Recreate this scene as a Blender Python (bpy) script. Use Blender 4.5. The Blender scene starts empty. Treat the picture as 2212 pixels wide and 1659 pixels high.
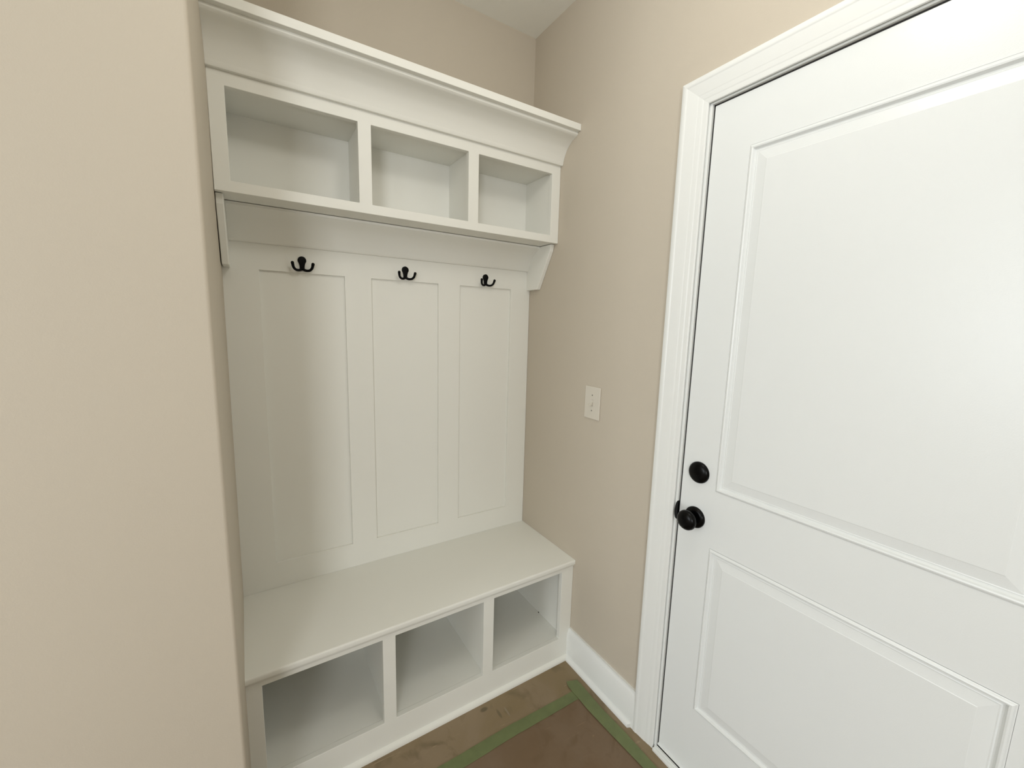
import bpy, bmesh, math, random
from mathutils import Vector, Matrix, noise
random.seed(4)
D = bpy.data
COL = bpy.context.scene.collection
sc = bpy.context.scene

# ------------------------------------------------------------------ camera
yaw, pit, rol, f_px = -0.5631, -0.1448, 0.0267, 892.5
F = Vector((-math.sin(yaw) * math.cos(pit), math.cos(yaw) * math.cos(pit), math.sin(pit)))
R0 = Vector((math.cos(yaw), math.sin(yaw), 0)); U0 = R0.cross(F)
R = R0 * math.cos(rol) + U0 * math.sin(rol)
U = -R0 * math.sin(rol) + U0 * math.cos(rol)
cam = D.cameras.new('camera'); cam_o = D.objects.new('camera', cam); COL.objects.link(cam_o)
cam.sensor_fit = 'HORIZONTAL'; cam.sensor_width = 36; cam.lens = f_px / 2212 * 36; cam.clip_start = .02
M = Matrix.Identity(4)
for i in range(3):
    M[i][0], M[i][1], M[i][2] = R[i], U[i], -F[i]
M[0][3], M[1][3], M[2][3] = -1.1115, -1.6419, 1.4459
cam_o.matrix_world = M
sc.camera = cam_o

# ------------------------------------------------------------------ world, lights, exposure
sc.view_settings.view_transform = 'Standard'; sc.view_settings.look = 'None'
sc.view_settings.gamma = 1; sc.view_settings.use_curve_mapping = False
sc.view_settings.exposure = 0.15
w = D.worlds.new('world'); sc.world = w; w.use_nodes = True
w.node_tree.nodes['Background'].inputs[0].default_value = (.75, .85, 1, 1)
w.node_tree.nodes['Background'].inputs[1].default_value = 1.0

def area(name, loc, size, power, col, direction):
    l = D.lights.new(name, 'AREA'); l.shape = 'RECTANGLE'; l.size, l.size_y = size; l.energy = power; l.color = col
    o = D.objects.new(name, l); COL.objects.link(o); o.location = loc
    o.rotation_euler = Vector(direction).to_track_quat('-Z', 'Z').to_euler()
    return o
# daylight through the wide opening behind the camera, the window of the room to the left, and a ceiling lamp
area('front_window_daylight', (-2.7, -4.15, 1.5), (.8, 1.3), 42, (.965, .99, 1), (0, 1, 0))
area('side_ambient_fill', (-4.1, -4.15, 1.2), (.8, 1.5), 7, (.965, .99, 1), (0, 1, 0))  # added unseen fill for the remaining ambient light, not a known window
area('left_window_daylight', (-4.55, -1.6, 1.6), (1.5, 1.8), 46, (.915, .97, 1), (1, 0, 0))
def lamp(loc, power, col, r=.1):
    l = D.lights.new('ceiling_lamp', 'POINT'); l.energy = power; l.color = col; l.shadow_soft_size = r
    o = D.objects.new('ceiling_lamp', l); COL.objects.link(o); o.location = loc
lamp((-.62, -1.22, 2.42), 6.8, (1, .97, .91))

# ------------------------------------------------------------------ materials
def mat(name, col, rough=.5, bump=0, bscale=300, var=0, vscale=4, spec=.5, metal=0):
    m = D.materials.new(name); m.use_nodes = True; nt = m.node_tree; b = nt.nodes['Principled BSDF']
    b.inputs['Base Color'].default_value = (*col, 1); b.inputs['Roughness'].default_value = rough
    b.inputs['Metallic'].default_value = metal
    b.inputs['Specular IOR Level'].default_value = spec
    tc = nt.nodes.new('ShaderNodeTexCoord')
    if var:
        n = nt.nodes.new('ShaderNodeTexNoise'); n.inputs['Scale'].default_value = vscale; n.inputs['Detail'].default_value = 5
        nt.links.new(tc.outputs['Object'], n.inputs['Vector'])
        mx = nt.nodes.new('ShaderNodeMix'); mx.data_type = 'RGBA'
        mx.inputs[6].default_value = (*[c * (1 - var) for c in col], 1); mx.inputs[7].default_value = (*[min(1, c * (1 + var)) for c in col], 1)
        nt.links.new(n.outputs['Fac'], mx.inputs[0]); nt.links.new(mx.outputs[2], b.inputs['Base Color'])
    if bump:
        n2 = nt.nodes.new('ShaderNodeTexNoise'); n2.inputs['Scale'].default_value = bscale; n2.inputs['Detail'].default_value = 3
        nt.links.new(tc.outputs['Object'], n2.inputs['Vector'])
        bp = nt.nodes.new('ShaderNodeBump'); bp.inputs['Strength'].default_value = bump; bp.inputs['Distance'].default_value = .001
        nt.links.new(n2.outputs['Fac'], bp.inputs['Height']); nt.links.new(bp.outputs[0], b.inputs['Normal'])
    return m
M_WALL = mat('beige_wall_paint', (.555, .495, .405), .6, .25, 350, .02, 3, spec=.35)
M_CEIL = mat('ceiling_paint', (.90, .90, .85), .8, .3, 250, .01, 3)
M_TRIM = mat('white_trim_paint', (.80, .81, .785), .33, .05, 120, .01, 5)
M_CAB = mat('white_cabinet_paint', (.832, .828, .772), .5, .06, 140, .012, 4, spec=.32)
M_DOOR = mat('white_door_paint', (.795, .815, .805), .30, .12, 420, .01, 4)
M_BLACK = mat('black_metal', (.002, .002, .002), .26, 0, spec=.16)
M_MATTE = mat('matte_black_metal', (.002, .002, .002), .5, 0, spec=.12)
M_PLAST = mat('white_plastic', (.66, .615, .53), .35, .02, 100)
M_SCREW = mat('plate_screw_metal', (.25, .24, .2), .5, .05, 500)
M_SEAL = mat('dark_weatherstrip', (.03, .028, .026), .8, .2, 300)
M_CRUMB = mat('dark_crumb', (.03, .028, .018), .9, .3, 900)
M_GAP = mat('floor_edge_shadow_gap', (.05, .04, .03), .9, .2, 300)

def paper_mat(name, base, light, dark, rough, stains=()):
    m = mat(name, base, rough); nt = m.node_tree; b = nt.nodes['Principled BSDF']; L = nt.links.new
    tc = nt.nodes['Texture Coordinate']
    def nz(scale, detail, sx=1, sy=1, rot=0, dist=0):
        mp = nt.nodes.new('ShaderNodeMapping'); mp.inputs['Scale'].default_value = (sx, sy, 1); mp.inputs['Rotation'].default_value = (0, 0, rot)
        L(tc.outputs['Object'], mp.inputs[0]); n = nt.nodes.new('ShaderNodeTexNoise'); n.inputs['Scale'].default_value = scale
        n.inputs['Detail'].default_value = detail; n.inputs['Distortion'].default_value = dist; L(mp.outputs[0], n.inputs['Vector']); return n
    def ramp(n, a, c):
        r = nt.nodes.new('ShaderNodeMapRange'); r.inputs[1].default_value = a; r.inputs[2].default_value = c; L(n.outputs['Fac'], r.inputs[0]); return r
    def mix(fac, a, c):
        x = nt.nodes.new('ShaderNodeMix'); x.data_type = 'RGBA'; L(fac.outputs[0], x.inputs[0])
        if isinstance(a, tuple): x.inputs[6].default_value = (*a, 1)
        else: L(a.outputs[2], x.inputs[6])
        x.inputs[7].default_value = (*c, 1); return x
    a = mix(ramp(nz(5, 6, dist=.6), .38, .68), base, light)
    a = mix(ramp(nz(9, 4, 1, 1, 0, 1.2), .55, .75), a, dark)
    a = mix(ramp(nz(7, 3, 1, 7, 1.1, 1.5), .66, .78), a, tuple(min(1, c * 1.5) for c in light))
    for cx, cy, rx, ry, dk in stains:
        mp = nt.nodes.new('ShaderNodeMapping'); mp.vector_type = 'POINT'; mp.inputs['Location'].default_value = (-cx / rx, -cy / ry, 0); mp.inputs['Scale'].default_value = (1 / rx, 1 / ry, 0)
        L(tc.outputs['Object'], mp.inputs[0]); ln = nt.nodes.new('ShaderNodeVectorMath'); ln.operation = 'LENGTH'; L(mp.outputs[0], ln.inputs[0])
        r = nt.nodes.new('ShaderNodeMapRange'); r.inputs[1].default_value = 1.1; r.inputs[2].default_value = .6; r.inputs[4].default_value = .75; L(ln.outputs['Value'], r.inputs[0])
        a = mix(r, a, dk)
    L(a.outputs[2], b.inputs['Base Color'])
    n = nz(60, 6); bp = nt.nodes.new('ShaderNodeBump'); bp.inputs['Strength'].default_value = .3; bp.inputs['Distance'].default_value = .002
    L(n.outputs['Fac'], bp.inputs['Height']); L(bp.outputs[0], b.inputs['Normal'])
    return m
M_FLOOR = paper_mat('brown_floor', (.232, .168, .086), (.270, .200, .122), (.155, .112, .055), .55, ((-.443, -.446, .017, .010, (.105, .080, .042)), (-.402, -.490, .006, .022, (.14, .105, .058)), (-.372, -.498, .004, .024, (.29, .235, .16))))
M_PAPER = paper_mat('brown_protection_paper', (.165, .105, .056), (.190, .130, .080), (.135, .085, .042), .6)
M_TAPE = mat('green_masking_tape', (.148, .176, .070), .6, .6, 120, .22, 26)

# ------------------------------------------------------------------ helpers
def link(name, bm, m, parent=None, smooth=False, bevel=0, seg=2):
    bmesh.ops.recalc_face_normals(bm, faces=bm.faces)
    me = D.meshes.new(name); bm.to_mesh(me); bm.free()
    o = D.objects.new(name, me); COL.objects.link(o)
    if m: me.materials.append(m)
    if bevel:
        md = o.modifiers.new('bevel', 'BEVEL'); md.width = bevel; md.segments = seg; md.limit_method = 'ANGLE'; md.angle_limit = math.radians(40)
        md.harden_normals = False
    if smooth:
        for p in me.polygons: p.use_smooth = True
        try: me.set_sharp_from_angle(angle=math.radians(35))
        except Exception: pass
    if parent:
        o.parent = parent; o.matrix_parent_inverse = parent.matrix_world.inverted()
    return o
def empty(name, loc=(0, 0, 0), label=None, cat=None, group=None, kind=None):
    o = D.objects.new(name, None); COL.objects.link(o); o.location = loc; o.empty_display_size = .05
    o.matrix_world = Matrix.Translation(loc)
    tag(o, label, cat, group, kind); return o
def tag(o, label=None, cat=None, group=None, kind=None):
    if label: o['label'] = label
    if cat: o['category'] = cat
    if group: o['group'] = group
    if kind: o['kind'] = kind
    return o
def box(bm, x0, x1, y0, y1, z0, z1):
    v = [bm.verts.new((x, y, z)) for x in (x0, x1) for y in (y0, y1) for z in (z0, z1)]
    for q in ((0, 1, 3, 2), (4, 6, 7, 5), (0, 4, 5, 1), (2, 3, 7, 6), (0, 2, 6, 4), (1, 5, 7, 3)): bm.faces.new([v[i] for i in q])
def B(*a):
    bm = bmesh.new(); box(bm, *a); return bm
def plate(us, vs, holes, d0, d1, fn):
    """slab between depths d0,d1 on a grid of cuts us,vs with rectangular holes (u0,u1,v0,v1); fn(u,v,d)->xyz"""
    bm = bmesh.new(); cache = {}
    def V(i, j, d):
        k = (i, j, d)
        if k not in cache: cache[k] = bm.verts.new(fn(us[i], vs[j], d))
        return cache[k]
    def solid(i, j):
        if not (0 <= i < len(us) - 1 and 0 <= j < len(vs) - 1): return False
        cu, cv = (us[i] + us[i + 1]) / 2, (vs[j] + vs[j + 1]) / 2
        return not any(h[0] < cu < h[1] and h[2] < cv < h[3] for h in holes)
    for i in range(len(us) - 1):
        for j in range(len(vs) - 1):
            if not solid(i, j): continue
            for d in (d0, d1): bm.faces.new([V(i, j, d), V(i + 1, j, d), V(i + 1, j + 1, d), V(i, j + 1, d)])
            for (a, b, n) in (((i, j), (i + 1, j), (i, j - 1)), ((i, j + 1), (i + 1, j + 1), (i, j + 1)), ((i, j), (i, j + 1), (i - 1, j)), ((i + 1, j), (i + 1, j + 1), (i + 1, j))):
                if not solid(*n): bm.faces.new([V(*a, d0), V(*b, d0), V(*b, d1), V(*a, d1)])
    return bm
def frame(x0, x1, z0, z1, holes, y0, y1):
    us = sorted({x0, x1, *[h[0] for h in holes], *[h[1] for h in holes]}); vs = sorted({z0, z1, *[h[2] for h in holes], *[h[3] for h in holes]})
    return plate(us, vs, holes, y0, y1, lambda u, v, d: (u, d, v))
def sweep(pts, fa, fb):
    """closed profile pts; fa(p), fb(p) give both end positions"""
    bm = bmesh.new(); A = [bm.verts.new(fa(p)) for p in pts]; C = [bm.verts.new(fb(p)) for p in pts]; n = len(pts)
    for i in range(n): bm.faces.new([A[i], A[(i + 1) % n], C[(i + 1) % n], C[i]])
    bm.faces.new(A); bm.faces.new(C[::-1]); return bm
def prism_x(pts, x0, x1):   # profile in (y,z)
    return sweep(pts, lambda p: (x0, p[0], p[1]), lambda p: (x1, p[0], p[1]))
def spline(P, n=6):
    out = []
    for i in range(len(P) - 1):
        p0, p1, p2, p3 = (Vector(P[max(i - 1, 0)]), Vector(P[i]), Vector(P[i + 1]), Vector(P[min(i + 2, len(P) - 1)]))
        for k in range(n):
            t = k / n; out.append(.5 * ((2 * p1) + (-p0 + p2) * t + (2 * p0 - 5 * p1 + 4 * p2 - p3) * t * t + (-p0 + 3 * p1 - 3 * p2 + p3) * t ** 3))
    out.append(Vector(P[-1])); return out
def tube(bm, path, rad, ns=12):
    rings = []
    T = [(path[min(i + 1, len(path) - 1)] - path[max(i - 1, 0)]).normalized() for i in range(len(path))]
    N = T[0].orthogonal().normalized()
    for i, p in enumerate(path):
        N = (N - T[i] * N.dot(T[i])).normalized(); Bn = T[i].cross(N)
        rings.append([bm.verts.new(p + (N * math.cos(a) + Bn * math.sin(a)) * rad[i]) for a in [2 * math.pi * k / ns for k in range(ns)]])
    for a, b in zip(rings, rings[1:]):
        for k in range(ns): bm.faces.new([a[k], a[(k + 1) % ns], b[(k + 1) % ns], b[k]])
    bm.faces.new(rings[0][::-1]); bm.faces.new(rings[-1])
def lathe_x(prof, y, z, ns=48):
    """prof: list of (x, r) turned about the axis parallel to X through (y,z)"""
    bm = bmesh.new(); rings = []
    for x, r in prof:
        if r < 1e-6: rings.append([bm.verts.new((x, y, z))])
        else: rings.append([bm.verts.new((x, y + r * math.cos(2 * math.pi * k / ns), z + r * math.sin(2 * math.pi * k / ns))) for k in range(ns)])
    for a, b in zip(rings, rings[1:]):
        if len(a) == 1 and len(b) == 1: continue
        for k in range(ns):
            k2 = (k + 1) % ns
            if len(a) == 1: bm.faces.new([a[0], b[k], b[k2]])
            elif len(b) == 1: bm.faces.new([a[k], a[k2], b[0]])
            else: bm.faces.new([a[k], a[k2], b[k2], b[k]])
    return bm

# ------------------------------------------------------------------ dimensions (metres, from the photograph)
H = 2.666
XL = -1.174             # corner of the near wall
YN = -.660              # its front face
DC = -.2125             # face of the cubby cabinet
TB = -.0146             # face of the panelled backboard
DB = -.411              # face of the bench
HB = .4627
YD0, YD1 = -.8835, -1.699   # door slab edges
ZD0, ZD1 = .024, 2.0525
RX0, RX1, RY0 = -4.6, 0, -4.2   # rest of the room

# ------------------------------------------------------------------ room shell
def S(name, bm, m, parent=None, **k):
    o = link(name, bm, m, parent, **k)
    if not parent: o['kind'] = 'structure'
    return o
S('floor', B(RX0, .02, RY0, .02, -.05, 0), M_FLOOR)
S('ceiling', B(RX0, .02, RY0, .02, H, H + .05), M_CEIL)
S('wall_back', B(-1.25, .02, 0, .1, 0, H), M_WALL)
# right wall with the door opening
S('wall_right', plate([RY0, YD1 - .02, YD0 + .02, 0.0], [0, ZD1 + .02, H], [(YD1 - .02, YD0 + .02, -1, ZD1 + .02)], 0.0, .12, lambda u, v, d: (d, u, v)), M_WALL)
# left wall: return of the recess and its near face, with a softly rounded corner
bm = bmesh.new()
def xw(y, z):   # the return is slightly out of plumb at the back
    t = (y - YN) / (0 - YN); return XL - t * (.0015 + .0125 * max(0, 1 - z / 2.1))
r = .007
prof = [(RX0, YN)] + [(XL - r, YN)] + [(XL - r + r * math.sin(a), YN + r - r * math.cos(a)) for a in [math.pi / 2 * k / 6 for k in range(1, 6)]]
ys = [YN + r, -.5, -.411, -.3, -.2, -.1, 0.0]
rows = []
for z in [0, .46, .9, 1.3, 1.7, 2.1, H]:
    rows.append([bm.verts.new((x, y, z)) for x, y in prof] + [bm.verts.new((xw(y, z), y, z)) for y in ys] + [bm.verts.new((-1.25, 0, z)), bm.verts.new((-1.25, YN + .1, z)), bm.verts.new((RX0, YN + .1, z))])
for a, b in zip(rows, rows[1:]):
    for k in range(len(a)): bm.faces.new([a[k], a[(k + 1) % len(a)], b[(k + 1) % len(a)], b[k]])
bm.faces.new(rows[0]); bm.faces.new(rows[-1])
S('wall_left', bm, M_WALL, smooth=True)
S('wall_far_left', plate([RY0, -2.4, -.8, YN + .1], [0, .65, 2.55, H], [(-2.4, -.8, .65, 2.55)], RX0 - .12, RX0, lambda u, v, d: (d, u, v)), M_WALL)
S('wall_front', plate([RX0, -4.52, -3.68, -3.12, -2.28, .12], [0, .42, .62, 2.0, 2.18, H], [(-4.52, -3.68, .42, 2.0), (-3.12, -2.28, .62, 2.18)], RY0 - .12, RY0, lambda u, v, d: (u, d, v)), M_WALL)

# baseboards
BH = .143
bprof = [(0, 0), (.017, 0), (.017, .112), (.015, .116), (.0145, .122), (.011, .130), (.0085, .134), (.008, BH), (0, BH)]
shoe = [(0, 0), (.0125, 0), (.0125, .006), (.0105, .012), (.006, .017), (0, .019)]
S('baseboard_right', sweep(bprof, lambda p: (-p[0], DB, p[1]), lambda p: (-p[0], -.789, p[1])), M_TRIM, smooth=True)
br = D.objects['baseboard_right']
S('shoe_moulding', sweep(shoe, lambda p: (-.017 - p[0], DB - p[0], p[1]), lambda p: (-.017 - p[0], -.780 if p[0] < .01 else -.774, p[1])), M_TRIM, br, smooth=True)
bl = S('baseboard_left', sweep(bprof, lambda p: (RX0, YN - p[0], p[1]), lambda p: (XL + p[0], YN - p[0], p[1])), M_TRIM, smooth=True)
S('recess_baseboard', sweep(bprof, lambda p: (XL + p[0], YN - p[0], p[1]), lambda p: (-1.178 + p[0], DB - .014, p[1])), M_TRIM, bl, smooth=True)

# ------------------------------------------------------------------ door frame (trim_1) and door (door_1)
tr = empty('trim_1', (0, YD0, 0), kind='structure')
cp = [(0, 0), (0, .0165), (.003, .018), (.014, .018), (.0165, .0165), (.020, .0160), (.052, .0140), (.0545, .0130), (.057, .0128), (.068, .0120), (.0705, .0108), (.073, .0106), (.083, .0104), (.0862, .0092), (.0868, .0080), (.0868, .0048), (.0795, .0048), (.0795, 0)]
CW = .0825 / .0868; cp = [(a * CW, b) for a, b in cp]
yo, yi = -.789, YD1 - .0945; zo = 2.1370
link('casing_leg', sweep(cp, lambda p: (-p[1], yo - p[0], 0), lambda p: (-p[1], yo - p[0], zo - p[0] * .92)), M_TRIM, tr, smooth=True)
link('casing_leg', sweep(cp, lambda p: (-p[1], yi + p[0], 0), lambda p: (-p[1], yi + p[0], zo - p[0] * .92)), M_TRIM, tr, smooth=True)
link('casing_head', sweep(cp, lambda p: (-p[1], yo - p[0], zo - p[0] * .92), lambda p: (-p[1], yi + p[0], zo - p[0] * .92)), M_TRIM, tr, smooth=True)
JX = 0.0; g = .005
link('door_jamb', B(JX, .12, YD0 + g, YD0 + .0195, 0, ZD1 + .0195), M_TRIM, tr, bevel=.001)
link('door_jamb', B(JX, .12, YD1 - .0195, YD1 - g, 0, ZD1 + .0195), M_TRIM, tr, bevel=.001)
link('head_jamb', B(JX, .12, YD1 - g, YD0 + g, ZD1 + g, ZD1 + .0195), M_TRIM, tr, bevel=.001)
link('weatherstrip', B(.0085, .034, YD0 + .0006, YD0 + g, .02, ZD1 + g), M_SEAL, tr)
link('weatherstrip', B(.0085, .034, YD1 - g, YD0 + g, ZD1 + .0006, ZD1 + g), M_SEAL, tr)
link('weatherstrip', B(.0085, .034, YD1 - g, YD1 - .0006, .02, ZD1 + g), M_SEAL, tr)
# white sill strip between the casings, dark gap and metal threshold under the door
link('sill_board', B(-.0165, .002, yi + .087, yo - .087, 0, .011), M_TRIM, tr, bevel=.0015)
link('sill_board', B(-.006, .003, yi + .087, yo - .087, .011, .0145), M_TRIM, tr, bevel=.0008)
link('threshold', B(.004, .12, YD1 - g, YD0 + g, 0, .010), M_SEAL, tr)
# strike plate with its rounded lip
bm = bmesh.new()
sy, sz = YD0 + .0045, .8775
pts = []
for k in range(13):
    a = math.pi / 2 * k / 6 - math.pi / 2
    pts.append((-.004 - .0 - .013 * math.cos(a) + .006, sz + (.018 if k > 6 else -.018) * 0 + .030 * math.sin(a)))
pts = [(.03, sz - .030)] + pts + [(.03, sz + .030)]
bm = sweep(pts, lambda p: (p[0], sy - .0012, p[1]), lambda p: (p[0], sy + .0012, p[1]))
link('strike_plate', bm, M_BLACK, tr, bevel=.0006)

dr = empty('door_1', (.006, YD1, 0), kind='structure')
XS = .006
P1 = (-1.583, -.993, .979, 1.917)      # y0,y1,z0,z1 of the moulded panel outlines
P2 = (-1.583, -.993, .259, .8015)
us = sorted([YD1, YD0, P1[0], P1[1]]); vs = [ZD0, P2[2], P2[3], P1[2], P1[3], ZD1]
slab = plate(us, vs, [P1, P2], XS, XS + .012, lambda u, v, d: (d, u, v))
box(slab, XS + .0121, XS + .044, YD1, YD0, ZD0, ZD1)
link('door_slab', slab, M_DOOR, dr, bevel=.0008, seg=1)
rings = [(0, 0), (.0015, -.0006), (.0035, -.0030), (.0065, -.0040), (.0095, -.0030), (.0115, .0010), (.0135, .0034), (.0165, .0036), (.0185, .0026), (.0205, .0030), (.0435, -.0004), (.0450, -.0010)]
for P in (P1, P2):
    bm = bmesh.new(); prev = None
    for o_, h_ in rings:
        c = [bm.verts.new((XS + h_, y, z)) for y, z in ((P[0] + o_, P[2] + o_), (P[1] - o_, P[2] + o_), (P[1] - o_, P[3] - o_), (P[0] + o_, P[3] - o_))]
        if prev:
            for k in range(4): bm.faces.new([prev[k], prev[(k + 1) % 4], c[(k + 1) % 4], c[k]])
        prev = c
    bm.faces.new(prev)
    link('door_panel', bm, M_DOOR, dr)
link('door_sweep', B(XS - .003, XS + .040, YD1 + .001, YD0 + .0015, .0185, .0255), M_TRIM, dr, bevel=.001)
# deadbolt
YK, ZK, ZB = -.9385, .8775, 1.0195
bm = lathe_x([(XS, .0325), (XS - .003, .0328), (XS - .006, .0318), (XS - .010, .0285), (XS - .0125, .0235), (XS - .0140, .016), (XS - .0147, .008), (XS - .0149, 0)], YK, ZB)
tag(link('deadbolt', bm, M_BLACK, dr, smooth=True), 'black domed deadbolt cover')
kb = link('door_knob', lathe_x([(XS - .010, .015), (XS - .012, .0125), (XS - .022, .0118), (XS - .026, .015), (XS - .030, .0225), (XS - .034, .0275), (XS - .040, .0302), (XS - .046, .0295), (XS - .051, .0262), (XS - .0548, .020), (XS - .0568, .011), (XS - .0573, 0)], YK, ZK), M_BLACK, dr, smooth=True)
tag(kb, 'round black knob')
link('rosette', lathe_x([(XS, .0325), (XS - .003, .0328), (XS - .006, .0318), (XS - .0095, .0285), (XS - .0115, .0225), (XS - .0125, .014), (XS - .0126, .0)], YK, ZK), M_BLACK, kb, smooth=True)
link('latch_faceplate', B(XS + .010, XS + .034, YD0 - .002, YD0 + .0012, ZK - .028, ZK + .028), M_BLACK, dr, bevel=.0005)

# ------------------------------------------------------------------ panelled backboard
bbx0 = -1.1870
bk = empty('wall_panelling', (-.59, TB, HB), 'white painted recessed-panel backboard above the bench, three tall panels', 'panelling')
holes = [(-1.0789, -.8132, .5602, 1.5996), (-.719, -.452, .5602, 1.5996), (-.3559, -.1032, .5602, 1.5996)]
link('panel_frame', frame(bbx0, -.001, HB + .0002, 1.7825, holes, TB, -.0052), M_CAB, bk, bevel=.0005, seg=1)
for h in holes:
    link('panel', B(h[0] - .004, h[1] + .004, -.0056, -.0050, h[2] - .004, h[3] + .004), M_CAB, bk)
link('backing', B(bbx0, -.001, -.0052, -.0004, HB + .0002, 1.7825), M_CAB, bk)
cv = [(TB + .0002, 1.7822), (-.1100, 1.7822), (-.1100, 1.7745), (-.1045, 1.7725)] + [tuple(p) for p in spline([(-.1010, 1.7700), (-.0720, 1.7540), (-.0490, 1.7315), (-.0340, 1.7070), (-.0262, 1.6880)], 5)] + [(-.0225, 1.6835), (TB + .0002, 1.6828)]
link('cove_moulding', prism_x(cv, -1.1562, -.0192), M_CAB, bk, smooth=True)

# brackets (corbels)
def bracket(x0, x1, label):
    pts = [(TB, 1.7823), (-.1895, 1.7823), (-.1840, 1.7545), (-.0985, 1.5995), (TB, 1.5995)]
    o = link('shelf_bracket', prism_x(pts, x0, x1), M_CAB, bevel=.0022, seg=2)
    o['label'] = label; o['category'] = 'bracket'; o['group'] = 'wooden brackets under the cubby cabinet'
bracket(-.0190, -.0008, 'white slanted bracket under the right end of the cubby cabinet, against the beige wall')
bracket(-1.1750, -1.1565, 'white slanted bracket under the left end of the cubby cabinet, seen edge-on')

# ------------------------------------------------------------------ cubby cabinet
cx0, cx1 = -1.1752, -.0006
cb = empty('cubby_cabinet', (-.59, 0, 1.783), 'white wall-mounted cabinet with three open cubbies and a cove crown on top', 'cabinet')
ZT, ZB_ = 2.086, 1.7833
oh = [(-1.137, -.7979, 1.8125, 2.0509), (-.7579, -.4173, 1.8125, 2.0509), (-.3762, -.0420, 1.8125, 2.0509)]
link('face_frame', frame(cx0, cx1, ZB_, ZT + .03, oh, DC, DC + .019), M_CAB, cb, bevel=.0009, seg=1)
yb = -.018
link('cubby_floor', B(cx0, cx1, DC + .0195, yb, 1.7840, 1.8120), M_CAB, cb)
link('cubby_roof', B(cx0, cx1, DC + .0195, yb, 2.0585, 2.0745), M_CAB, cb)
link('cabinet_back', B(cx0, cx1, yb + .0002, -.0006, 1.7840, 2.0745), M_CAB, cb)
for a, b in ((-1.1750, -1.1445), (-.7885, -.7675), (-.4080, -.3860), (-.0375, -.0010)):
    link('divider', B(a, b, DC + .0195, yb - .0002, 1.8122, 2.0583), M_CAB, cb)
cr = [(-.004, 2.1828), (-.3105, 2.1828), (-.3105, 2.1755), (-.3060, 2.1712)] + [tuple(p) for p in spline([(-.3000, 2.1695), (-.2760, 2.1600), (-.2535, 2.1440), (-.2375, 2.1215), (-.2275, 2.0985)], 6)] + [(-.2262, 2.0905), (-.2235, 2.0862), (DC - .0003, 2.0862), (DC - .0003, 2.1175), (-.004, 2.1175)]
link('crown_moulding', prism_x(cr, -1.1748, -.0006), M_CAB, cb, smooth=True)
link('crown_cap', B(-1.1745, -.0006, -.3280, -.0006, 2.1830, 2.2067), M_CAB, cb, bevel=.0012)

# ------------------------------------------------------------------ bench
bx0, bx1 = -1.1870, -.0006
be = empty('bench_cabinet', (-.59, DB, 0), 'white built-in bench with a smooth seat board over three open shoe cubbies', 'bench')
lh = [(-1.1401, -.8042, .1085, .4179), (-.7623, -.4314, .1085, .4179), (-.3878, -.0608, .1085, .4179)]
link('face_frame', frame(bx0, bx1, 0.0003, HB - .0205, lh, DB, DB + .019), M_CAB, be, bevel=.0009, seg=1)
link('cubby_floor', B(bx0 + .001, bx1, DB + .0191, -.004, .0900, .1084), M_CAB, be)
link('cabinet_back', B(bx0 + .001, bx1, -.0185, -.004, .1082, HB - .0205), M_CAB, be)
for a, b in ((-1.1820, -1.1460), (-.7920, -.7735), (-.4235, -.4050), (-.0375, -.0012)):
    link('divider', B(a, b, DB + .0195, -.0187, .1082, HB - .0207), M_CAB, be)
sh2 = [(DB - .0002, .0003)] + [(DB - .0002 - .0125, .0003), (DB - .0127, .007), (DB - .0105, .013), (DB - .006, .018), (DB - .0002, .020)]
link('shoe_moulding', prism_x(sh2, bx0, -.0172), M_CAB, be, smooth=True)
st = be
ov = DB - .0115
nose = [(-.0150, HB - .020), (ov + .004, HB - .020)] + [(ov + .004 - .004 * math.sin(a), HB - .020 + .004 - .004 * math.cos(a)) for a in (.5, 1.0, 1.5708)] + [(ov + .0055 - .0055 * math.cos(a), HB - .0055 + .0055 * math.sin(a)) for a in (0, .4, .8, 1.2, 1.5708)] + [(-.0006, HB), (-.0006, HB - .020)]
link('seat_board', prism_x(nose, bx0, -.0006), M_CAB, st, smooth=True)
bead = [(DB - .0002, HB - .0203), (DB - .0065, HB - .0203), (DB - .0060, HB - .0245), (DB - .0035, HB - .0280), (DB - .0002, HB - .0290)]
link('seat_edge_bead', prism_x(bead, bx0 + .001, -.0006), M_CAB, st, smooth=True)

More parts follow.
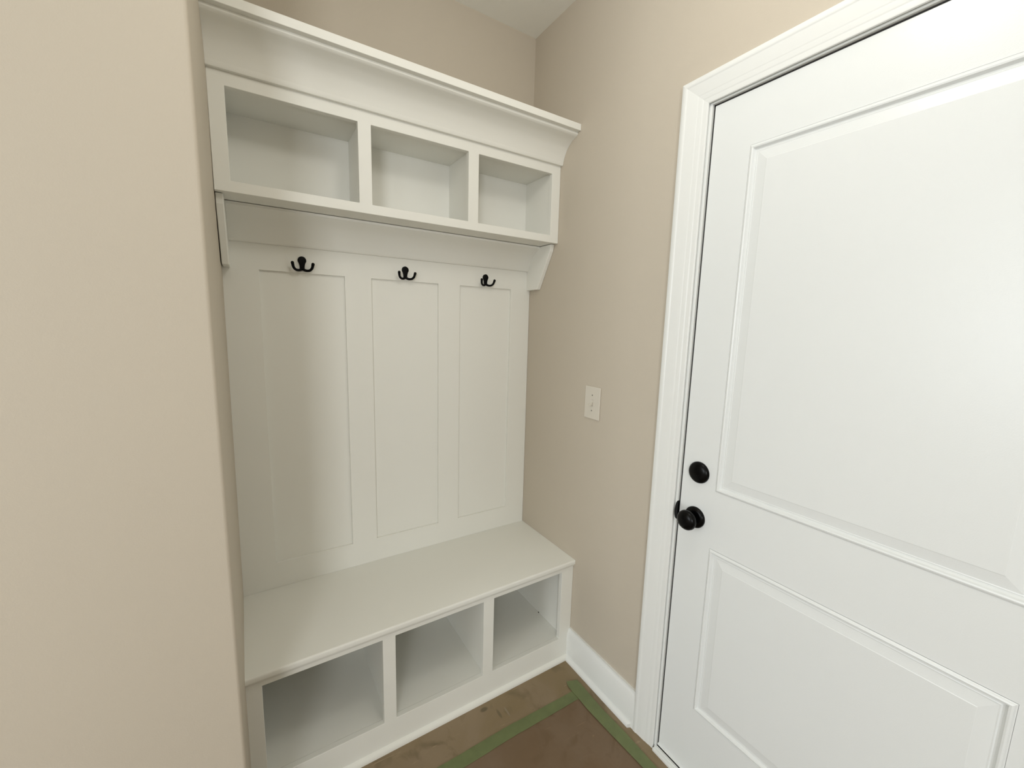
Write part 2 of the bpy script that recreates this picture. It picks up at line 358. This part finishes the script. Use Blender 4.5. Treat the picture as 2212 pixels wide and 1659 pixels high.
# ------------------------------------------------------------------ coat hooks
def hook(x, z, label):
    """x,z: centre of the round head of the plate"""
    e = empty('coat_hook', (x, TB, z), label, 'hook', 'black double coat hooks on the panelling')
    hr, nw = .0132, .0074
    pts = [(hr * math.cos(a), hr * math.sin(a)) for a in [math.radians(-18 + 216 * k / 20) for k in range(21)]]
    left = [(-.0098, -.010), (-.0078, -.018), (-nw, -.0245), (-.0070, -.030), (-.0040, -.0335)]
    pts = pts + left + [(0, -.0345)] + [(-a, b) for a, b in left[::-1]]
    bm = bmesh.new()
    loops = []
    for dy, sc_ in ((0, 1), (-.0040, 1), (-.0058, .86), (-.0066, .55)):
        loops.append([bm.verts.new((x + px * sc_, TB + dy, z + (pz + .008) * sc_ - .008)) for px, pz in pts])
    for a, b in zip(loops, loops[1:]):
        for k in range(len(a)): bm.faces.new([a[k], a[(k + 1) % len(a)], b[(k + 1) % len(a)], b[k]])
    bm.faces.new(loops[0]); bm.faces.new(loops[-1][::-1])
    link('hook_plate', bm, M_MATTE, e, smooth=True)
    for s in (-1, 1):
        P = [(0.000, -.004, -.026), (s * .0055, -.007, -.0318), (s * .0130, -.011, -.0342), (s * .0215, -.016, -.0330), (s * .0280, -.021, -.0265), (s * .0305, -.025, -.0170), (s * .0312, -.027, -.0125)]
        path = [Vector((x + a, TB + b, z + c)) for a, b, c in spline([Vector(p) for p in P], 4)]
        n = len(path); rad = [.0042 + .0002 * math.sin(i / n * 6) for i in range(n)]
        for i in range(n):
            t = i / (n - 1)
            rad[i] = .0052 - .0010 * math.sin(t * math.pi) if t < .75 else rad[i - 1] + .00012
        end = path[-1]; d = (path[-1] - path[-2]).normalized(); rr = rad[-1]
        for q in (.35, .65, .9):
            path.append(end + d * rr * q); rad.append(rr * math.sqrt(max(.02, 1 - q * q)))
        bm = bmesh.new(); tube(bm, path, rad, 14)
        link('prong', bm, M_MATTE, e, smooth=True)
HOOKS = [(-.9505, 1.6415, 'black double coat hook above the left panel of the backboard'),
         (-.5905, 1.6415, 'black double coat hook above the middle panel of the backboard'),
         (-.2360, 1.6415, 'black double coat hook above the right panel of the backboard')]
for h in HOOKS: hook(*h)

# ------------------------------------------------------------------ light switch
sw = empty('light_switch', (0, -.4745, 1.15), 'white single toggle light switch on the beige wall between recess and door', 'switch')
yc_, zc_, hy, hz = -.4745, 1.1500, .0415, .0635
bm = plate([yc_ - hy, yc_ - .0052, yc_ + .0052, yc_ + hy], [zc_ - hz, zc_ - .0122, zc_ + .0122, zc_ + hz], [(yc_ - .0052, yc_ + .0052, zc_ - .0122, zc_ + .0122)], -.0055, -.0002, lambda u, v, d: (d, u, v))
link('cover_plate', bm, M_PLAST, sw, bevel=.0022, seg=3)
link('switch_well', B(-.003, -.0004, yc_ - .0050, yc_ + .0050, zc_ - .0120, zc_ + .0120), M_PLAST, sw)
bm = sweep([(-.003, -.0060), (-.003, .0050), (-.0115, -.0010), (-.0180, -.0065), (-.0172, -.0110), (-.0085, -.0100)], lambda p: (p[0], yc_ - .0034, zc_ + p[1]), lambda p: (p[0], yc_ + .0034, zc_ + p[1]))
link('toggle', bm, M_PLAST, sw, bevel=.0008)
for s in (-1, 1):
    link('screw', lathe_x([(-.0050, .0030), (-.0060, .0030), (-.0066, .0018), (-.0067, 0)], yc_, zc_ + s * .0302, 14), M_SCREW, sw, smooth=True)

# ------------------------------------------------------------------ floor covering, tape, crumb
def strip(name, P, Q, zt, m, n=26, th=.0006, seed=0, amp=.0012, cols=5):
    """thin slightly wavy sheet between edge polylines P and Q (lists of (x,y))"""
    def at(L, t):
        s = t * (len(L) - 1); i = min(int(s), len(L) - 2); f_ = s - i; return (L[i][0] * (1 - f_) + L[i + 1][0] * f_, L[i][1] * (1 - f_) + L[i + 1][1] * f_)
    bm = bmesh.new(); top = []; bot = []
    for i in range(n + 1):
        t = i / n; a, b = at(P, t), at(Q, t); rt = []; rb = []
        for j in range(cols + 1):
            s = j / cols; ex = amp * .9 * noise.noise(Vector((i * .45, seed, j // cols * 9))) if j in (0, cols) else 0
            x = a[0] * (1 - s) + b[0] * s; y = a[1] * (1 - s) + b[1] * s + ex
            h = zt + max(0, noise.noise(Vector((x * 22, y * 22, seed)))) * amp
            rt.append(bm.verts.new((x, y, h + th))); rb.append(bm.verts.new((x, y, h)))
        top.append(rt); bot.append(rb)
    for i in range(n):
        for j in range(cols):
            bm.faces.new([top[i][j], top[i + 1][j], top[i + 1][j + 1], top[i][j + 1]]); bm.faces.new([bot[i][j], bot[i][j + 1], bot[i + 1][j + 1], bot[i + 1][j]])
    for i in range(n):
        bm.faces.new([top[i][0], bot[i][0], bot[i + 1][0], top[i + 1][0]]); bm.faces.new([top[i][cols], top[i + 1][cols], bot[i + 1][cols], bot[i][cols]])
    for j in range(cols):
        bm.faces.new([top[0][j], top[0][j + 1], bot[0][j + 1], bot[0][j]]); bm.faces.new([top[n][j], bot[n][j], bot[n][j + 1], top[n][j + 1]])
    return link(name, bm, m, None, smooth=True)
o = strip('floor_paper', [(-.082, -.576), (-.35, -.572), (-1.0, -.574), (-2.4, -.70)], [(-.078, -2.6), (-.6, -2.6), (-1.2, -2.6), (-2.4, -2.6)], .0004, M_PAPER, 30, .0004, 3, .0008, 24)
tag(o, 'reddish-brown protective paper taped over the floor in front of the door', 'floor paper')
o = strip('masking_tape', [(-.085, -.5575), (-.25, -.5535), (-.42, -.5490), (-.66, -.5520), (-1.0, -.556), (-1.9, -.562)], [(-.085, -.5960), (-.25, -.5945), (-.42, -.5920), (-.66, -.5985), (-1.0, -.602), (-1.9, -.608)], .0018, M_TAPE, 60, .0004, 5, .0012, 4)
tag(o, 'green masking tape strip on the floor running parallel to the bench front', 'tape', 'green masking tape on the floor')
o = strip('masking_tape', [(-.0955, -.511), (-.1045, -.530), (-.1060, -.646), (-.1000, -.76), (-.0912, -.888), (-.088, -1.2), (-.085, -1.8), (-.085, -2.5)], [(-.0534, -.527), (-.0520, -.545), (-.0560, -.676), (-.0500, -.783), (-.0500, -.922), (-.045, -1.2), (-.04, -1.8), (-.04, -2.5)], .0034, M_TAPE, 70, .0004, 8, .0012, 4)
tag(o, 'green masking tape strip on the floor running along the door wall', 'tape', 'green masking tape on the floor')
bm = bmesh.new(); bmesh.ops.create_icosphere(bm, subdivisions=2, radius=.0024, matrix=Matrix.Translation((-.0405, -.232, .1100)))
for v in bm.verts: v.co += Vector((random.uniform(-1, 1), random.uniform(-1, 1), random.uniform(-1, 1))) * .0004
tag(link('crumb', bm, M_CRUMB), 'tiny dark crumb on the floor of the right-hand shoe cubby', 'debris')
